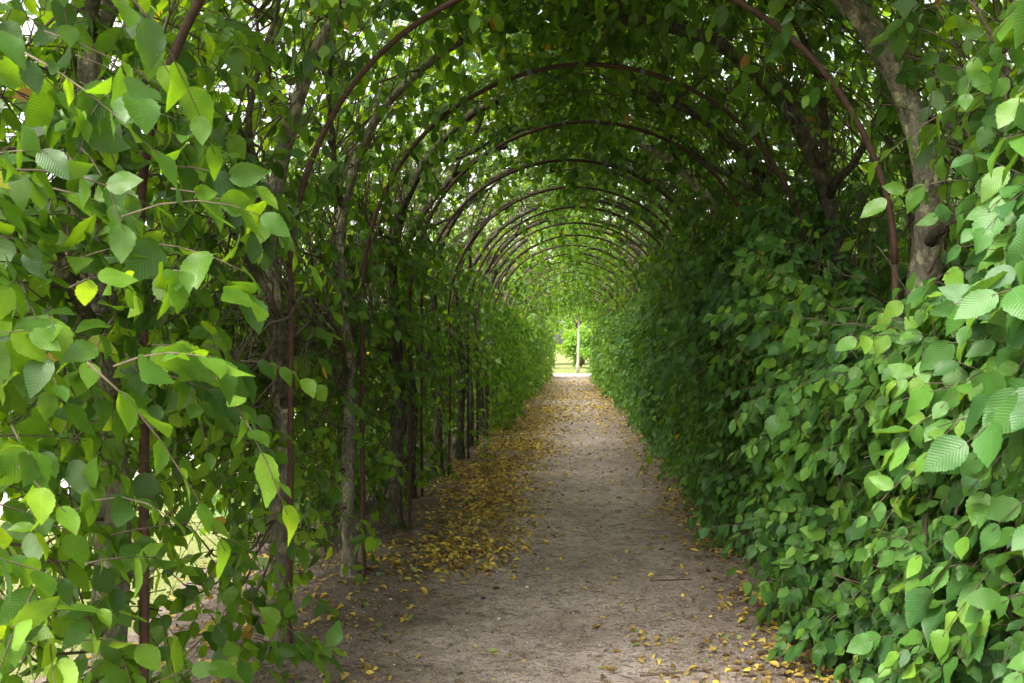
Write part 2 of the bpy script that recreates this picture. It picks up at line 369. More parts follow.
# ------------------------------------------------------------------ arches
ORD = ['nearest', 'second', 'third', 'fourth', 'fifth', 'sixth', 'seventh', 'eighth', 'ninth', 'tenth', 'eleventh', 'twelfth', 'thirteenth', 'fourteenth']
XOFF = [-0.03, -0.015, 0, 0.02, -0.12, -0.06] + [float(v) for v in rng.normal(-0.03, 0.04, NB)]
def make_arch(k):
    y = Y0 + DY * k; x0 = XOFF[k]
    root = empty('garden_arch', (x0, y, 0))
    lean = rng.normal(0, 0.02, 3); rr = 0.0145
    for sd in (-1, 1):
        z = np.linspace(-0.15, SPR, 9); C = np.stack([np.full(9, sd * RAD) + lean[0] * 0.5 * np.sin(z * 1.5) + rng.normal(0, .002, 9), lean[1] * np.cos(z), z], -1)
        if sd == -1: endL = C[-1]
        else: endR = C[-1]
        mb = MB(); add_tubes(mb, C[None], np.full((1, 9), rr), 10); o = mb.obj('post', M['iron'], root)
    th = np.linspace(math.pi, 0, 49)
    C = np.stack([RAD * np.cos(th), np.zeros(49), SPR + RAD * np.sin(th)], -1)
    w = np.linspace(0, 1, 49)[:, None]; base = np.array([[-RAD, 0, SPR]]) * (1 - w) + np.array([[RAD, 0, SPR]]) * w
    C = C + (endL[None] * (1 - w) + endR[None] * w - base) + np.array([0, 0.02, 0.02]) * np.sin(w * math.pi * 2) * rng.normal(0, 0.6) 
    C[:, 0] += 0.008 * np.sin(w[:, 0] * 20) * np.sin(w[:, 0] * math.pi)
    mb = MB(); add_tubes(mb, C[None], np.full((1, 49), rr * 0.97), 10); mb.obj('hoop', M['iron'], root)
    if k < 5:
        for j in ((22, 25) if k % 2 else (20, 28)):
            c = C[j]; tdir = unit(C[j + 1] - C[j - 1]); mbt = MB()
            e1 = np.array([0, 1.0, 0]); e2 = np.cross(tdir, e1); q = np.linspace(0, 2 * math.pi * 3, 40)
            ring = c + tdir * (q[:, None] * 0.0015) + (rr + 0.003) * (np.cos(q)[:, None] * e1 + np.sin(q)[:, None] * e2)
            tail = ring[-1] + np.array([[0.01, 0.0, -0.01], [0.012, -0.01, -0.03], [0.02, -0.005, -0.045]])
            add_tubes(mbt, np.concatenate([ring, tail])[None], np.full((1, 43), 0.0022), 5); mbt.obj('tie', M['twine'], root)
    return root
LA = {0: 'rusty hoop nearest the camera, seen as one thick post among the big leaves at left',
      1: 'rusty iron hoop cut by the top of the photo, second from the near end',
      2: 'rusty iron hoop with blue twine ties, the topmost one seen whole',
      3: 'rusty iron hoop just under the topmost whole one',
      4: 'rusty iron hoop, fifth counted along the walk from the near end'}
for k in range(NB):
    o = make_arch(k)
    if k < 14: lab = LA.get(k, 'thin rusty hoop over the walk, %s counted from the near end' % ORD[k])
    else: lab = 'tiny rusty hoop lost in leaves near the bright far exit'
    tag(o, lab, 'arch', 'rusty iron hoops over the walk')

# ------------------------------------------------------------------ hornbeam trees trained over the hoops
def grow(side, s0, y0, r0, ang, length, K, wander=0.35, rdrift=0.0, sag=0.0):
    """random-walk branches in shell coordinates: returns [M,K,3] of (s,y,r)"""
    Mn = len(s0); st = (length / (K - 1))
    out_ = np.empty((Mn, K, 3)); cur = np.stack([s0, y0, r0], 1); a = ang.copy(); dr = rng.normal(rdrift, 0.18, Mn)
    out_[:, 0] = cur
    for i in range(1, K):
        a = a + rng.normal(0, wander, Mn) / math.sqrt(K) * 1.6
        dr = dr * 0.85 + rng.normal(rdrift * 0.3, 0.12, Mn)
        cur = cur + np.stack([np.sin(a) * st, np.cos(a) * st, dr * st], 1)
        cur[:, 0] -= sag * st * i / K
        out_[:, i] = cur
    return out_
def to_world(side, q): return shell(side, q[..., 0], q[..., 1], q[..., 2])

def add_sprays(mb_l, mb_t, O, D, NR, length, nl, lsize, lod, twr=0.0022, droop=0.5, hang=0.6, tint=0.0, rsd=0.24, ymax=None):
    """leafy shoots. O origins, D directions, NR preferred leaf face"""
    n = len(O)
    if n == 0: return
    D = unit(D); t = (np.arange(nl) + 0.7) / nl
    dn = np.array([0, 0, -1.0])
    dpn = droop * rng.uniform(0.3, 1.5, n)
    Lp = length * rng.uniform(0.6, 1.35, n)
    crv = lambda tt: O[:, None] + D[:, None] * (tt[None, :, None] * Lp[:, None, None]) + dn * (dpn[:, None] * tt[None] ** 2 * Lp[:, None] * 0.6)[..., None]
    B = crv(t)
    side = unit(np.cross(D, NR + rng.normal(0, 0.35, (n, 3))))
    sg = np.where(np.arange(nl) % 2 == 0, 1.0, -1.0)
    T = D[:, None] * 0.55 + side[:, None] * (sg[None, :, None] * 0.75) + dn * (hang * rng.uniform(0.4, 1.6, (n, nl)))[..., None] + rng.normal(0, 0.25, (n, nl, 3))
    T[:, -1] = D * 0.8 + dn * hang + rng.normal(0, 0.2, (n, 3))
    N = NR[:, None] + rng.normal(0, 0.42, (n, nl, 3))
    L = lsize * rng.uniform(0.62, 1.22, (n, nl)) * np.clip(1.1 - 0.35 * np.abs(t[None] - 0.55), 0.5, 1.2)
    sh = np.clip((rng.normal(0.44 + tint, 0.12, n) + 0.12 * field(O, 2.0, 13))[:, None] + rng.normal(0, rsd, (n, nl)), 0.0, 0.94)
    odd = rng.random((n, nl)); sh = np.where(odd > 0.994, rng.uniform(0.96, 1.0, (n, nl)), sh)
    add_leaves(mb_l, B.reshape(-1, 3), T.reshape(-1, 3), N.reshape(-1, 3), L.ravel(), sh.ravel(), lod)
    if mb_t is not None:
        tt = np.linspace(-0.12, 1, 5); add_tubes(mb_t, crv(tt), np.linspace(twr * 1.3, twr * 0.5, 5)[None] * np.ones((n, 1)), 3)

def face_x(side, y):
    return np.where(y > 20, 1.28 - np.clip((y - 20) / 21, 0, 1) * 0.38, 1.28)

def make_tree(side, k):
    y = Y0 + DY * k + rng.normal(0.06, 0.07); x0 = side * (RAD + rng.uniform(0.09, 0.13))
    if (side, k) in ((1, 1), (1, 0)): y = Y0 + DY * k + 0.08
    root = empty('hornbeam_tree', (XOFF[k] + x0, y, 0))
    org = np.array([XOFF[k] + x0, y, 0.0]); sh0 = np.array([XOFF[k], 0, 0])
    near = 0 <= k < 5
    # trunk
    K = 30; s = np.linspace(-0.1, rng.uniform(3.3, 3.9), K)
    r = 0.11 + 0.20 * np.clip((s - 1.0) / 2.2, 0, 1) + 0.03 * np.sin(s * 2.1 + rng.uniform(0, 6)) * np.clip(s, 0, 1)
    yy = y + np.cumsum(rng.normal(0, 0.016, K)) * (s > 0.3)
    if side < 0 and k == 1: r = r + 0.10 * np.clip((s - 2.3) / 1, 0, 1)
    C = shell(side, s, yy, r) + sh0 - org
    base = {(-1, 0): .056, (-1, 1): .054, (-1, 2): .046, (1, 1): .085, (1, 2): .072, (1, 3): .06, (1, 4): .07}.get((side, k), rng.uniform(0.042, 0.06) if side < 0 else rng.uniform(0.045, 0.07))
    rad = base * (1 - 0.55 * np.clip(s / 3.9, 0, 1)) * (1 + 0.07 * np.sin(s * 7 + rng.uniform(0, 6))) + base * 0.7 * np.exp(-np.clip(s, 0, 9) / 0.10)
    bm_ = 'bark_dark' if side < 0 and k > 2 else 'bark_pale' if (side, k) == (1, 4) else ('bark' if (k < 5 and rng.random() < 0.7) or (side, k) in ((-1, 1), (-1, 2), (1, 1), (-1, 0)) else 'bark_dark')
    if (side, k) in ((1, 2), (1, 3)): bm_ = 'bark_dark'
    mb = MB(); add_tubes(mb, C[None], rad[None], 14, 0.035 if near else 0.02); mb.obj('trunk', M[bm_], root)
    trunk_q = np.stack([s, yy, r], 1)
    # main limbs
    nlimb = int(rng.integers(5, 8)) if side < 0 else int(rng.integers(4, 7))
    starts = np.sort(rng.uniform(0.6 if side < 0 else 1.3, 3.2, nlimb)); ii = np.clip(np.searchsorted(s, starts), 1, K - 1)
    dirs = np.where(np.arange(nlimb) % 2 == 0, 1.0, -1.0)
    ang = np.where(dirs > 0, rng.uniform(0.35, 1.15, nlimb), math.pi - rng.uniform(0.35, 1.15, nlimb))
    q = grow(side, trunk_q[ii, 0], trunk_q[ii, 1], trunk_q[ii, 2], ang, rng.uniform(0.8, 1.7, nlimb), 11, 0.4, 0.12)
    limbs = to_world(side, q) + sh0 - org
    lr = rng.uniform(0.28, 0.48, nlimb) * base
    radl = lr[:, None] * np.linspace(1, 0.35, 11)[None]
    if k < 8:
        for j in range(nlimb):
            mb = MB(); add_tubes(mb, limbs[j:j + 1], radl[j:j + 1], 7, 0.05); mb.obj('limb', M['bark_dark'], root)
    else:
        pass
    # fine branches, mostly level along the row
    nb = 200 if k < 3 else (150 if k < 12 else 50)
    src = np.concatenate([trunk_q[(s > 0.35) & (s < 3.9)], q[:, 2:].reshape(-1, 3)])
    pk = src[rng.integers(0, len(src), nb)]
    a0 = np.where(rng.random(nb) < 0.5, 0.0, math.pi) + rng.normal(0.0, 0.55, nb)
    q2 = grow(side, pk[:, 0], pk[:, 1], pk[:, 2], a0, rng.uniform(0.35, 1.1, nb), 8, 0.7, 0.22)
    q2[..., 0] = np.maximum(q2[..., 0], 0.12); q2[..., 2] = np.maximum(q2[..., 2], 0.0)
    fb = to_world(side, q2) + sh0 - org
    br = MB()
    if k >= 8: add_tubes(br, limbs, radl, 5, 0.0)
    add_tubes(br, fb, (rng.uniform(0.003, 0.0075, nb)[:, None]) * np.linspace(1.1, 0.4, 8)[None], 4 if k < 4 else 3)
    nb3 = nb * 2 if k < 8 else nb
    pk = q2[:, 2:].reshape(-1, 3); pk = pk[rng.integers(0, len(pk), nb3)]
    q3 = grow(side, pk[:, 0], pk[:, 1], pk[:, 2], rng.uniform(0, 2 * math.pi, nb3), rng.uniform(0.15, 0.5, nb3), 6, 0.9, 0.25)
    q3[..., 0] = np.maximum(q3[..., 0], 0.08)
    add_tubes(br, to_world(side, q3) + sh0 - org, (rng.uniform(0.0018, 0.0035, nb3)[:, None]) * np.linspace(1.1, 0.5, 6)[None], 3)
    # ---- crown leaves
    cr = MB(); lod = 2 if k < 0 else 0 if k < 1 else (1 if k < 6 else (3 if k < 12 else 2))
    ls = 0.087 if k < 1 else (0.082 if k < 6 else (0.095 if k < 12 else 0.13))
    nl = 6 if k < 6 else 5
    scale = 1.0 if k < 6 else (0.72 if k < 12 else 0.42)
    def zone(n, s0, s1, rm, rs, spread=0.85, droop=0.5, hang=0.7, tint=0.0, inward=0.5, lodz=None, size=ls, edge=None, yhi=99):
        n = int(n * scale)
        ss = rng.uniform(s0, s1, n); yv = y + rng.uniform(-spread, spread, n); rv = rng.normal(rm, rs, n)
        pts = shell(side, ss, yv, rv)
        keep = field(pts, 2.6, 3) > rng.normal(-0.75 if edge is None else edge, 0.5, n)   # clumps and gaps
        keep &= (pts[:, 2] > 0.10) & (pts[:, 1] < yhi)
        if k == 0: keep &= (pts[:, 1] > 1.75) | (pts[:, 2] > 2.6)
        ss, pts, rv = ss[keep], pts[keep], rv[keep]; n = len(pts)
        no = shell_n(side, ss)
        D = rng.normal(0, 0.55, (n, 3)); D[:, 1] += np.where(rng.random(n) < 0.5, 0.9, -0.9); D += no * (np.where(rv < 0.18, -inward, 0.5))[:, None]
        NR = np.where((rv < 0.3)[:, None], -no * 0.8, no * 0.6) + np.array([0, -0.15, 0.55]) + rng.normal(0, 0.3, (n, 3))
        add_sprays(cr, br if k < 8 else None, pts + sh0 - org, D, NR, 0.26, nl, size, lod if lodz is None else lodz, droop=droop, hang=hang, tint=tint)
    if side < 0:
        if k == 0:
            zone(270, 0.15, 1.3, 0.10, 0.15, 1.0, tint=0.06, inward=0.6, edge=-0.4)
            zone(110, 0.15, 0.9, 0.40, 0.2, 1.0, tint=0.08, edge=-0.3)
            zone(75, 1.15, 2.4, -0.24, 0.10, 1.1, tint=0.10, inward=0.5, edge=-1.5, yhi=2.35, size=0.104)
            zone(230, 1.15, 2.3, 0.04, 0.14, 1.0, tint=0.06, inward=0.6, edge=-0.4, yhi=2.95)
            zone(180, 1.2, 2.8, 0.22, 0.12, 1.0, tint=0.08, edge=-0.3)
            zone(300, 1.4, 3.9, 0.55, 0.25, 1.0, tint=0.1, lodz=1, edge=-0.3)
            zone(130, 0.5, 1.8, 0.6, 0.25, 1.0, tint=0.1, lodz=1)
            zone(520, 1.0, 4.3, 0.95, 0.25, 1.0, tint=0.1, lodz=3, size=0.11, edge=-0.9)
        elif k <= 2:
            zone(75, 0.15, 1.1, 0.24, 0.14, tint=0.10, edge=-0.3)
            zone(90, 0.9, 2.2, 0.22, 0.12, tint=0.04, edge=-0.3)
            zone(75, 1.9, 3.6, 0.20, 0.11, tint=-0.1, hang=1.4, edge=-0.2)
            zone(400, 1.1, 4.1, 0.58, 0.22, tint=0.04, edge=-0.8)
            zone(230, 0.7, 1.8, 0.6, 0.2, tint=-0.05, edge=-0.9)
            zone(600, 1.0, 4.2, 0.98, 0.22, tint=0.08, edge=-1.1, lodz=3, size=0.108)
            zone(140, 3.0, 4.3, 0.85, 0.25, tint=0.0, edge=-1.0, lodz=3, size=0.11)
        elif k < 9:
            zone(10 + 4 * k, 0.1, 1.2, 0.12, 0.12, tint=0.05, edge=0.0)
            zone(180, 1.1, 2.4, 0.16, 0.14, tint=-0.08)
            zone(30, 1.9, 3.8, 0.2, 0.10, tint=-0.05, hang=1.2, edge=-0.2)
            zone(420, 0.9, 4.2, 0.58, 0.2, tint=0.0, edge=-0.6)
            zone(560, 0.1, 4.2, 0.98, 0.22, tint=0.08, edge=-0.9, lodz=3, size=0.108)
            zone(330, 0.15, 1.8, 0.7, 0.2, tint=-0.15)
        else:
            fi = 1.33 - RAD - np.clip((y - 24) / 17, 0, 1) * 0.20
            zone(420, 0.1, 2.2, fi, 0.10, tint=0.12, edge=-1.2)
            zone(60 if k < 18 else 150, 1.9, 4.1, 0.15 + (fi - .1) * (k > 17) * 0.8, 0.13, tint=0.05, hang=1.0)
            zone(430 if k < 21 else 150, 0.1, 4.2, 0.5, 0.2, tint=0.12)
            zone(520 if k < 20 else 60, 0.1, 4.2, 0.9, 0.2, tint=0.08, edge=-0.8)
    else:
        if k == 0:
            zone(80, 1.9, 2.7, 0.0, 0.12, 0.4, tint=0.0, inward=0.5, yhi=2.85)
            zone(300, 1.2, 4.1, 0.5, 0.22, 1.0, tint=0.05, lodz=1, edge=-0.6)
            zone(420, 1.0, 4.2, 0.95, 0.25, 1.0, tint=0.1, lodz=3, size=0.11, edge=-0.9)
        elif k <= 3:
            zone(50, 1.9, 3.9, 0.16, 0.11, tint=-0.08, hang=1.4, edge=-0.2)
            zone(560, 1.4, 4.3, 0.55, 0.2, tint=-0.05, edge=-1.2)
            zone(460, 0.8, 4.3, 0.98, 0.22, tint=0.06, edge=-0.8, lodz=3, size=0.105)
            zone(260, 2.6, 4.4, 0.85, 0.25, tint=0.0, edge=-1.2, lodz=3, size=0.11)
            zone(90, 0.9, 2.0, 0.5, 0.2)
        elif k < 9:
            zone(45, 1.9, 3.9, 0.2, 0.12, tint=-0.08, hang=1.2, edge=-0.2)
            zone(110, 1.9, 2.75, 0.04, 0.12, tint=0.0, hang=0.9, edge=-0.5)
            zone(620, 1.2, 4.3, 0.55, 0.2, tint=-0.06, edge=-1.2)
            zone(440, 0.8, 4.3, 0.98, 0.22, tint=0.06, edge=-0.7, lodz=3, size=0.105)
            zone(200, 2.6, 4.4, 0.85, 0.25, tint=0.0, edge=-1.2, lodz=3, size=0.11)
        else:
            fi = -0.03 - np.clip((y - 24) / 17, 0, 1) * 0.18
            zone(60 if k < 18 else 150, 1.9, 4.1, 0.15 + (fi - .1) * (k > 17) * 0.8, 0.13, tint=0.05, hang=1.0)
            zone(450 if k < 21 else 150, 1.2, 4.2, 0.5, 0.2, tint=0.12, edge=-0.8)
            zone(560 if k < 20 else 60, 0.8, 4.2, 0.9, 0.2, tint=0.08, edge=-1.0)
    br.obj('branches', M['twig'], root)
    cr.obj('crown', M['leaf'], root)
    return root

LT = {(-1, 0): 'grey mottled hornbeam trunk behind the big foreground leaves, bright lawn behind it',
      (-1, 1): 'slim grey hornbeam trunk leaning over at its top, standing beside the tall thin rusty post',
      (-1, 2): 'slim grey hornbeam stem in the open row, third from the near end',
      (-1, 3): 'hornbeam stem rising where the yellow fallen leaves begin',
      (-1, 4): 'stout bare hornbeam stem with a flared foot beside the yellow leaf litter',
      (1, 0): 'hornbeam whose drooping twigs hang in the upper corner above the near hedge',
      (1, 1): 'thick grey hornbeam trunk with pale lichen rising out of the near hedge top',
      (1, 2): 'dark leaning hornbeam trunk just beyond the thick lichen-spotted one',
      (1, 3): 'dark slender leaning hornbeam trunk between a dark trunk and a pale bare one',
      (1, 4): 'pale-barked bare leaning hornbeam trunk rising above the hedge'}
for side in (-1, 1):
    for k in range(NB):
        o = make_tree(side, k)
        rowname = 'in the open row of bare stems' if side < 0 else 'in the row rising behind the hedge'
        if (side, k) in LT: lab = LT[(side, k)]
        elif k < 10: lab = 'dark hornbeam %s, %s from the near end' % (rowname, ORD[k])
        else: lab = ('small distant hornbeam in the dense leafy end of the open stem row' if side < 0 else 'small distant hornbeam arching over the far end of the hedge')
        tag(o, lab, 'tree', 'hornbeams trained over the hoops, ' + ('open row' if side < 0 else 'row behind the hedge'))

# ------------------------------------------------------------------ the dense clipped hedge on the right
def hedge():
    root = empty('hedge', (1.5, 2.0, 0))
    org = np.array([1.5, 2.0, 0.0])
    lf = MB(); tw = MB()
    def top(y): return np.where(y < 2.75, 2.35, np.where(y < 4.7, 1.62 + 0.12 * np.sin(y * 3), np.clip(1.75 + (y - 4.7) * 0.8, 0, 2.35 + 0.12 * np.sin(y * 1.3))))
    def fx(y, z):
        f = 1.10 - np.clip((y - 8) / 30, 0, 1) * 0.10
        f = f + 0.10 * np.clip((0.5 - z) / 0.5, 0, 1) ** 2 + 0.16 * np.clip((z - 1.5) / 0.8, 0, 1) ** 2
        p = np.stack([0 * y, y, z], -1); return f + 0.13 * field(p, 1.7, 6) + 0.10 * field(p, 5.5, 2)
    def batch(n, y0, y1, lod, size, depth, tint, nl=6, dsd=0.09):
        y = rng.uniform(y0, y1, n); z = 0.08 + rng.random(n) * (top(y) - 0.08)
        x = fx(y, z) + depth + np.abs(rng.normal(0, dsd, n))
        O = np.stack([x, y, z], -1)
        D = np.stack([-0.75 + rng.normal(0, 0.3, n), rng.normal(-0.15, 0.7, n), rng.normal(0.05, 0.5, n)], -1)
        NR = np.stack([-0.8 + rng.normal(0, 0.35, n), rng.normal(-0.2, 0.4, n), 0.6 + rng.normal(0, 0.4, n)], -1)
        NR = NR + 0.55 * np.stack([0 * y, field(O, 4.5, 1), field(O, 4.0, 9)], -1); tn = tint
        D = D + 0.5 * np.stack([0 * y, field(O, 3.5, 15), field(O, 3.0, 19)], -1)
        big = rng.random(n) < 0.22; size = np.where(big, size * 1.35, size * 0.9)[:, None]
        add_sprays(lf, tw if y0 < 16 else None, O - org, D, NR, 0.24, nl, size, lod, hang=0.95, tint=tn, droop=0.7, rsd=0.18)
    batch(820, 1.9, 3.2, 0, 0.079, 0.04, -0.06, dsd=0.20)  # nearer leaves coloured darker, farther ones lighter, to even out the light
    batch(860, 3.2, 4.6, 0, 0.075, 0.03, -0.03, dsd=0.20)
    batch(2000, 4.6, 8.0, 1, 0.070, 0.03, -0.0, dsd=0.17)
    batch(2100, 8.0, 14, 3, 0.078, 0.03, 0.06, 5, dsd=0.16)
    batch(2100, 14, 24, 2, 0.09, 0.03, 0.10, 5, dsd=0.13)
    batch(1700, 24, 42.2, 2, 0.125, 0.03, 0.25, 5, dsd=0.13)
    batch(70, 2.7, 5.2, 0, 0.074, -0.09, 0.02, 7, dsd=0.05)
    batch(70, 5.2, 12, 1, 0.09, -0.09, 0.05, 6, dsd=0.05)
    # deeper layers, leaf colour darkened to paint the shade inside the hedge
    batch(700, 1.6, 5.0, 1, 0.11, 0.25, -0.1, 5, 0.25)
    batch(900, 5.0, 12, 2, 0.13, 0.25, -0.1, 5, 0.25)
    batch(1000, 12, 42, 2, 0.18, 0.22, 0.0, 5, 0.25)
    # woody stems inside
    n = 260; y = np.concatenate([rng.uniform(1.8, 9, 150), rng.uniform(9, 42, 110)]); x = rng.uniform(1.2, 1.75, n)
    K = 8; zt = top(y) * rng.uniform(0.7, 1.0, n); t_ = np.linspace(0, 1, K)
    C = np.stack([x[:, None] + rng.normal(0, 0.05, (n, K)) - 0.1 * t_, y[:, None] + np.cumsum(rng.normal(0, 0.05, (n, K)), 1), zt[:, None] * t_], -1)
    add_tubes(tw, C - org, rng.uniform(0.005, 0.012, n)[:, None] * np.linspace(1.2, 0.4, K), 5)
    # long bare shoots poking out
    n = 90; y = rng.uniform(2, 9, n); z = rng.uniform(0.3, 1.9, n); x = 1.25 + rng.uniform(0, 0.2, n)
    D = unit(np.stack([rng.uniform(-1, -0.3, n), rng.normal(0, 0.7, n), rng.normal(0, 0.3, n)], -1)); t_ = np.linspace(0, 1, 6)
    C = np.stack([x, y, z], -1)[:, None] + D[:, None] * (t_ * 0.42)[None, :, None] + np.cumsum(rng.normal(0, 0.012, (n, 6, 3)), 1)
    add_tubes(tw, C - org, rng.uniform(0.002, 0.004, n)[:, None] * np.linspace(1.2, 0.5, 6), 4)
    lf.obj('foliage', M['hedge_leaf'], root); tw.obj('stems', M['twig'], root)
    tag(root, 'long dense green leafy hedge lining one whole side of the walk', 'hedge')
hedge()

# ------------------------------------------------------------------ leaf litter, grit, twigs, stones
def litter():
    mb = MB()
    def put(x, y, size, lod):
        z = gh(x, y) + rng.uniform(0.002, 0.012, len(x)); n = len(x); a = rng.uniform(0, 6.28, n)
        T = np.stack([np.cos(a), np.sin(a), rng.normal(0, 0.22, n)], -1); N = np.stack([rng.normal(0, 0.3, n), rng.normal(0, 0.3, n), np.ones(n)], -1)
        z = z + 0.35 * size * np.abs(T[:, 2])
        add_leaves(mb, np.stack([x, y, z], -1), T, N, size * rng.uniform(0.6, 1.25, n), np.clip(rng.normal(0.5, 0.25, n), 0, 1), lod, wr=0.55, curl=0.34, fold=0.7)
    def cand(n, x0, x1, y0, y1): return rng.uniform(x0, x1, n), rng.uniform(y0, y1, n)
    # dense drift on the open-row side
    x, y = cand(34000, -1.75, 0.1, 5.3, 21)
    c = -0.95 + 0.10 * np.sin(y * 1.1) + np.clip((y - 6) / 14, 0, 1) * 0.15
    dens = np.exp(-((x - c) / (0.34 + 0.012 * (y - 6))) ** 2) * np.clip((y - 5.45) / 0.7, 0, 1) * (1 - 0.75 * np.clip((y - 12.5) / 5, 0, 1))
    dens *= np.clip(0.75 + 0.55 * field(np.stack([x, y, 0 * x], -1), 3.0, 4), 0.08, 1)
    k = rng.random(len(x)) < dens; put(x[k], y[k], 0.050, 1)
    # strip under the hedge
    x, y = cand(12000, 0.45, 1.5, 2.5, 20)
    dens = (1 - 0.65 * np.clip((y - 6) / 4, 0, 1)) * np.exp(-((x - 1.02 + 0.006 * y) / 0.22) ** 2) * np.clip(0.45 + 0.5 * field(np.stack([x, y, 0 * x], -1), 2.4, 8), 0.05, 1)
    k = rng.random(len(x)) < dens; put(x[k], y[k], 0.048, 1)
    x, y = cand(230, 0.2, 1.1, 3.7, 4.7); put(x, y, 0.042, 1)
    x, y = cand(1500, -2.8, 1.2, 2.5, 21); put(x, y, 0.045, 1)
    x, y = cand(500, -2.6, -0.9, 3.0, 6.5); put(x, y, 0.05, 1)
    x, y = cand(9000, -2.2, 1.3, 2.8, 16); put(x, y, 0.014, 2)
    # farther on, all across
    x, y = cand(15000, -1.5, 1.2, 15, 42)
    dens = np.clip(0.06 + 0.26 * np.abs(x / 1.2) + 0.42 * field(np.stack([x * 0.3, y, 0 * x], -1), 0.9, 2), 0.06, 1)
    k = rng.random(len(x)) < dens; put(x[k], y[k], 0.07, 2)
    tag(mb.obj('leaf_litter', M['litter']), kind='stuff')
    # small debris and grit
    g = MB(); n = 14000; y = 2.8 + rng.random(n) ** 1.6 * 14; x = rng.uniform(-2.0, 1.3, n)
    sz = 0.0018 + 0.006 * rng.random(n) ** 4; z = gh(x, y) + sz * 0.3
    o = np.array([(1, 0, 0), (-1, 0, 0), (0, 1, 0), (0, -1, 0), (0, 0, 0.8), (0, 0, -0.8)], float)
    f = np.array([(0, 2, 4), (2, 1, 4), (1, 3, 4), (3, 0, 4), (2, 0, 5), (1, 2, 5), (3, 1, 5), (0, 3, 5)])
    V = np.stack([x, y, z], -1)[:, None] + (o[None] * rng.uniform(0.6, 1.4, (n, 6, 1)) + rng.normal(0, 0.15, (n, 6, 3))) * sz[:, None, None]
    F = (f[None] + (np.arange(n) * 6)[:, None, None]).reshape(-1, 3)
    g.add(V.reshape(-1, 3), F, None, np.repeat(rng.random(n), 8)); tag(g.obj('gravel', M['grit']), kind='stuff')
    b = MB(); n = 9000; y = 2.8 + rng.random(n) ** 1.5 * 13; x = rng.uniform(-2.0, 1.3, n); L = rng.uniform(0.008, 0.035, n); a = rng.uniform(0, 6.28, n)
    z = gh(x, y) + 0.002
    C = np.stack([np.stack([x - np.cos(a) * L * s_, y - np.sin(a) * L * s_, z + 0.002 * (s_ == 0)], -1) for s_ in (-1, 0, 1)], 1)
    add_tubes(b, C, np.full((n, 3), 0.0011), 3); tag(b.obj('debris', M['twig']), kind='stuff')
litter()
def gpt(px, py):     # photo pixel on the ground -> x, y
    d = 1.465 * 910 / (py - 345); return (px - 570) / 910 * d - 0.09, d
for (p0, p1, r_, lab) in [((648, 578), (688, 576), 0.006, 'dark bare twig lying on the walk at the upper of two spots'),
                          ((640, 671), (715, 665), 0.006, 'longer dark twig among fallen leaves near the photo\'s bottom edge'),
                          ((585, 528), (600, 545), 0.003, 'very small twig lying in the middle of the walk')]:
    a_ = np.array(gpt(*p0)); b_ = np.array(gpt(*p1)); K = 9; tt = np.linspace(0, 1, K)[:, None]
    xy = a_ * (1 - tt) + b_ * tt + np.cumsum(rng.normal(0, 0.004, (K, 2)), 0); z = gh(xy[:, 0], xy[:, 1]) + r_
    mb = MB(); add_tubes(mb, np.concatenate([xy, z[:, None]], 1)[None], (r_ * np.linspace(1, 0.45, K))[None], 7, 0.06)
    q = xy[5]; mb2 = np.stack([np.append(q, z[5]), np.append(q + [0.03, 0.035], z[5] + 0.008), np.append(q + [0.06, 0.05], z[5] + 0.004)])
    add_tubes(mb, mb2[None], np.array([[r_ * .5, r_ * .35, r_ * .2]]), 5)
    o = mb.obj('twig', M['twig'], origin=(a_[0], a_[1], 0)); tag(o, lab, 'twig', 'loose twigs on the walk')
def stone(px, py, sz, col, lab, name='stone'):
    x, y = gpt(px, py); mb = MB(); n1, n2 = 10, 7
    th = np.linspace(0, math.pi, n2); ph = np.arange(n1) / n1 * 2 * math.pi
    V = np.array([[math.sin(a) * math.cos(p), math.sin(a) * math.sin(p), math.cos(a)] for a in th for p in ph])
    V *= (1 + 0.12 * field(V * 1.0, 2.5, int(px) % 7))[:, None]; V *= np.array([1, 0.75, 0.55]) * sz
    F = []
    for i in range(n2 - 1):
        for j in range(n1):
            a, b, c, d = i * n1 + j, i * n1 + (j + 1) % n1, (i + 1) * n1 + (j + 1) % n1, (i + 1) * n1 + j
            F += [(a, d, c), (a, c, b)]
    mb.add(V, np.array(F)); m, t = mat(name + '_mat'); cc = pos(t)
    out(t, princ(t, mix(t, noise(t, cc, 120), tuple(0.7 * c for c in col), col), 0.8, 0.3, bump(t, noise(t, cc, 200), 0.5, 0.003)))
    z = float(gh(np.array([x]), np.array([y]))[0]) + sz * 0.25
    o = mb.obj(name, m); o.location = (x, y, z); o.rotation_euler = (0, 0, px * 0.7); tag(o, lab, 'stone', 'loose stones on the walk')
stone(483, 600, 0.020, (0.035, 0.035, 0.04), 'dark grey stone lying on the bare soil of the walk')
stone(527, 586, 0.013, (0.62, 0.60, 0.57), 'white pebble, the one closer to the dark stone\'s far side')
stone(499, 619, 0.010, (0.60, 0.58, 0.54), 'small white pebble below the dark stone')
stone(573, 531, 0.010, (0.30, 0.28, 0.25), 'small grey pebble alone in mid walk')

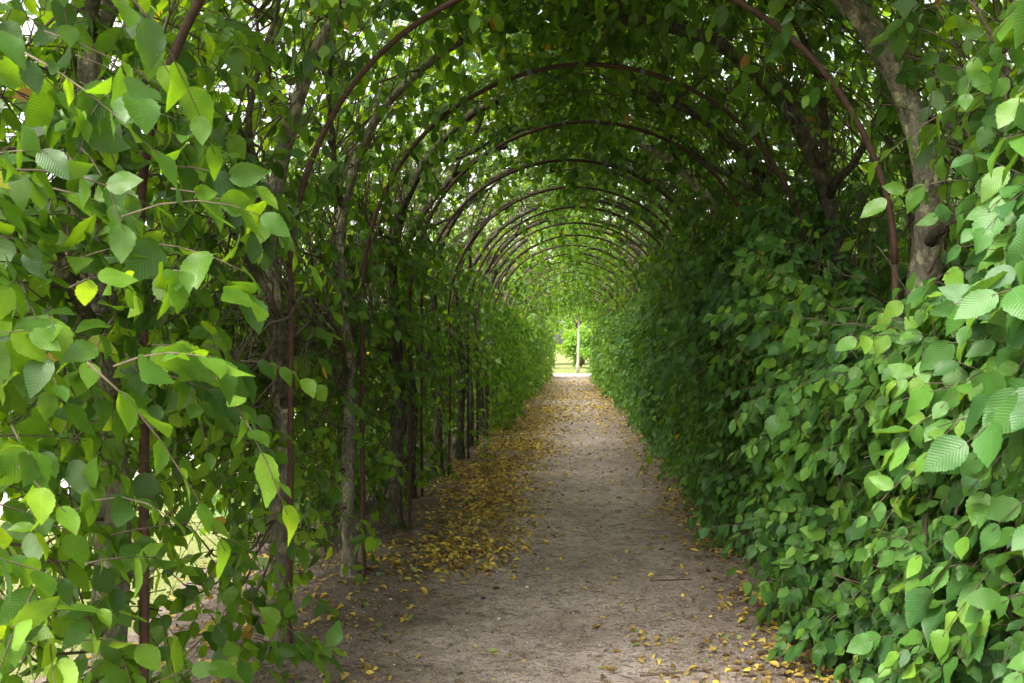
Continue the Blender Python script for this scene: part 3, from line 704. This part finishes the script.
# ------------------------------------------------------------------ outside: grass, trees, shrubs, house
def grass():
    g = MB(); n = 42000
    x = np.concatenate([rng.uniform(-12, -2.4, 26000), rng.uniform(2.5, 7, 8000), rng.uniform(-8, 8, 8000)])
    y = np.concatenate([rng.random(26000) ** 1.2 * 22 + 0.3, rng.uniform(0, 18, 8000), rng.uniform(47.1, 56, 8000)])
    k = ~((x > -7.6) & (x < -4.6) & (y < 43)); k &= ~((x > -3.1) & (x < 2.9) & (y < 43) & (rng.random(n) < 0.6)); x, y = x[k], y[k]; n = len(x)
    h = rng.uniform(0.04, 0.13, n); a = rng.uniform(0, 6.28, n); w = 0.006
    b = np.stack([x, y, np.full(n, 0.0)], -1); sx = np.stack([np.cos(a), np.sin(a), 0 * a], -1) * w; lean = np.stack([rng.normal(0, 0.35, n), rng.normal(0, 0.35, n), np.ones(n)], -1) * h[:, None]
    V = np.stack([b - sx, b + sx, b + lean], 1).reshape(-1, 3); F = np.arange(n * 3).reshape(-1, 3)
    g.add(V, F, None, rng.random(n)); tag(g.obj('grass', M['grass'], smooth=False), kind='stuff')
grass()

def bush_proto(name, rad, hgt, nclump, nleaf, leaf, stem_h, trunk_r=0.0, bm='bark_dark', lm='far_leaf'):
    """free-standing tree or shrub at the origin: trunk (> limbs) and crown"""
    root = empty(name, (0, 0, 0)); cr = MB(); wd = MB()
    cz = stem_h + (hgt - stem_h) * 0.5; ax = np.array([rad, rad, (hgt - stem_h) * 0.5])
    d = unit(rng.normal(0, 1, (nclump, 3))); rr = rng.random(nclump) ** 0.45
    cc = d * rr[:, None] * ax * (1 + 0.18 * rng.normal(0, 1, (nclump, 1))) + np.array([0, 0, cz]); cc[:, 2] = np.maximum(cc[:, 2], 0.15)
    cs = rad * rng.uniform(0.16, 0.30, nclump)
    per = nleaf // nclump
    P = cc[:, None] + rng.normal(0, 0.55, (nclump, per, 3)) * cs[:, None, None]; P = P.reshape(-1, 3); P[:, 2] = np.maximum(P[:, 2], 0.05)
    n = len(P); N = unit(P - np.array([0, 0, cz])) + np.array([0, 0, 0.5]) + rng.normal(0, 0.5, (n, 3)); T = rng.normal(0, 0.8, (n, 3)) + np.array([0, 0, -0.5])
    rn = np.clip(np.repeat(rng.normal(0.5, 0.16, nclump), per) + rng.normal(0, 0.15, n), 0, 1)
    add_leaves(cr, P, T, N, leaf * rng.uniform(0.6, 1.3, n), rn, 2, wr=0.65)
    if trunk_r > 0:
        K = 12; z = np.linspace(-0.1, cz + ax[2] * 0.5, K); C = np.stack([0.06 * np.sin(z * 0.7), 0.05 * np.cos(z * 0.9) - 0.05, z], -1)
        tk = MB(); add_tubes(tk, C[None], (trunk_r * np.linspace(1.15, 0.35, K))[None], 10, 0.03); tk.obj('trunk', M[bm], root)
    st = np.array([0, 0, max(stem_h * 0.8, 0.05)]); nb_ = nclump; t_ = np.linspace(0, 1, 6)
    B = st + (cc[:nb_, None] - st) * t_[None, :, None]; B[:, 1:-1] += rng.normal(0, 0.05 * rad, (nb_, 4, 3))
    r0 = (trunk_r * 0.35 if trunk_r else 0.015)
    add_tubes(wd, B, r0 * np.linspace(1, 0.25, 6)[None] * rng.uniform(0.4, 1, (nb_, 1)), 4); wd.obj('branches', M['bark_dark'], root)
    cr.obj('crown', M[lm], root); return root

def place(proto, spots, group, cat, labf, first=True):
    for i, (x, y, sc, rz) in enumerate(spots):
        o = proto if i == 0 else copy_tree(proto)
        o.location = (x, y, 0); o.rotation_euler.z = rz; o.scale = (sc, sc, sc); tag(o, labf(i), cat, group)
big = bush_proto('tree', 3.2, 9.0, 90, 15000, 0.17, 2.0, 0.17)
place(big, [(-13.5, 9, 1.0, 0), (-16.5, 16, 1.1, 1.2), (-12.5, 33, 1.0, 4.1)], 'trees on the lawn behind the open row', 'tree',
      lambda i: 'tall leafy tree on the lawn beyond the pale side path')
big2 = bush_proto('tree', 3.0, 8.0, 80, 14000, 0.17, 1.6, 0.16)
place(big2, [(7.5, 6, 1.0, 0), (9.0, 13, 1.05, 1.0), (8.0, 21, 1.0, 2.1), (8.5, 31, 1.0, 3.3)], 'trees beyond the hedge', 'tree',
      lambda i: 'leafy tree standing beyond the hedge, glimpsed through the branches')
sh = bush_proto('shrub', 0.9, 1.7, 40, 5200, 0.10, 0.1)
place(sh, [(-9.2, 12.5, 1.0, 0), (-9.4, 22, 1.05, 4.2), (-9.0, 28, 1.15, 5.0)], 'shrubs beside the pale side path', 'shrub',
      lambda i: 'rounded green shrub beside the pale side path outside the tunnel')
es = bush_proto('shrub', 1.3, 2.6, 50, 11000, 0.13, 0.1, lm='sunlit_leaf')
place(es, [(-2.1, 57.5, 0.95, 0), (0.6, 58.5, 1.0, 1.0), (2.9, 56.8, 0.85, 2.3)], 'shrubs beyond the far exit', 'shrub',
      lambda i: ['green shrub beyond the bright far exit, on its left', 'green shrub seen in the middle of the bright far exit', 'green shrub beyond the far exit, to the right of the pale trunk'][i])
et = bush_proto('tree', 3.4, 9.5, 90, 22000, 0.22, 1.6, 0.18, lm='sunlit_leaf')
place(et, [(-6.0, 66, 1.0, 0), (0.8, 70, 1.1, 1.4), (6.5, 65, 1.0, 2.6)], 'trees beyond the far exit', 'tree',
      lambda i: ['tall tree behind the shrubs left of the far exit', 'tall hazy tree straight behind the far exit', 'tall tree behind the shrubs right of the far exit'][i])
bi = bush_proto('birch_tree', 1.6, 6.5, 40, 5000, 0.12, 2.9, 0.075, 'birch', 'sunlit_leaf')
bi.location = (0.30, 47.6, 0); tag(bi, 'pale straight trunk catching light in the bright far exit', 'tree')

def house():
    root = empty('house', (-20, 26, 0))
    m, t = mat('pink_brick'); br_ = nd(t, 'ShaderNodeTexBrick'); br_.inputs['Scale'].default_value = 4.0
    br_.inputs['Color1'].default_value = (0.50, 0.24, 0.20, 1); br_.inputs['Color2'].default_value = (0.58, 0.32, 0.27, 1); br_.inputs['Mortar'].default_value = (0.55, 0.5, 0.45, 1)
    mp = nd(t, 'ShaderNodeMapping'); mp.inputs['Rotation'].default_value = (R(90), 0, R(0)); t.links.new(pos(t), mp.inputs[0])
    cmb = nd(t, 'ShaderNodeCombineXYZ'); sp_ = nd(t, 'ShaderNodeSeparateXYZ'); t.links.new(pos(t), sp_.inputs[0])
    t.links.new(mth(t, 'ADD', sp_.outputs[0], sp_.outputs[1]), cmb.inputs[0]); t.links.new(sp_.outputs[2], cmb.inputs[1]); t.links.new(cmb.outputs[0], br_.inputs['Vector'])
    out(t, princ(t, br_.outputs[0], 0.85, 0.2))
    m2, t2 = mat('roof_tile'); wv = nd(t2, 'ShaderNodeTexWave'); wv.inputs['Scale'].default_value = 3.0; t2.links.new(pos(t2), wv.inputs['Vector'])
    out(t2, princ(t2, mix(t2, noise(t2, pos(t2), 4), (0.20, 0.10, 0.08), (0.30, 0.15, 0.11)), 0.8, 0.2, bump(t2, wv.outputs[0], 0.5, 0.05)))
    m3, t3 = mat('white_paint'); out(t3, princ(t3, (0.78, 0.78, 0.76), 0.5, 0.4))
    m4, t4 = mat('window_glass'); out(t4, princ(t4, (0.05, 0.06, 0.07), 0.08, 0.6))
    w = MB(); add_box(w, (-5, -6, 0), (5, 6, 4.6)); 
    gv = np.array([(-5, -6, 4.6), (5, -6, 4.6), (0, -6, 7.6), (-5, 6, 4.6), (5, 6, 4.6), (0, 6, 7.6)], float); w.add(gv, [(0, 1, 2), (3, 5, 4)])
    w.obj('wall', m, root, smooth=False)
    rf = MB()
    for sx in (-1, 1):
        a = np.array([(sx * 5.5, -6.4, 4.32), (sx * 5.5, 6.4, 4.32), (0, 6.4, 7.62), (0, -6.4, 7.62)]); bq = a + np.array([0, 0, 0.16])
        v = np.concatenate([a, bq]); f = []
        for q_ in [(0, 1, 2, 3), (4, 7, 6, 5), (0, 4, 5, 1), (1, 5, 6, 2), (2, 6, 7, 3), (3, 7, 4, 0)]: f += [(q_[0], q_[1], q_[2]), (q_[0], q_[2], q_[3])]
        rf.add(v, np.array(f))
    ro = rf.obj('roof', m2, root, smooth=False)
    ch = MB(); add_box(ch, (1.2, 1.0, 6.2), (2.0, 1.8, 8.6)); ch.obj('chimney', m, ro, smooth=False)
    for zz in (0.9, 2.9):
        for yy in (-4.4, -1.5, 1.5, 4.4):
            f = MB()
            for lo, hi in (((5.0, yy - .65, zz - .08), (5.09, yy + .65, zz)), ((5.0, yy - .65, zz + 1.3), (5.09, yy + .65, zz + 1.38)), ((5.0, yy - .65, zz), (5.09, yy - .56, zz + 1.3)), ((5.0, yy + .56, zz), (5.09, yy + .65, zz + 1.3)), ((5.0, yy - .03, zz), (5.08, yy + .03, zz + 1.3))): add_box(f, lo, hi)
            wi = f.obj('window', m3, root, smooth=False)
            p = MB(); add_box(p, (5.003, yy - .56, zz), (5.03, yy - .03, zz + 1.3)); add_box(p, (5.003, yy + .03, zz), (5.03, yy + .56, zz + 1.3)); p.obj('pane', m4, wi, smooth=False)
    tag(root, 'pink brick house glimpsed through the leaves behind the grey trunk', 'house')
house()
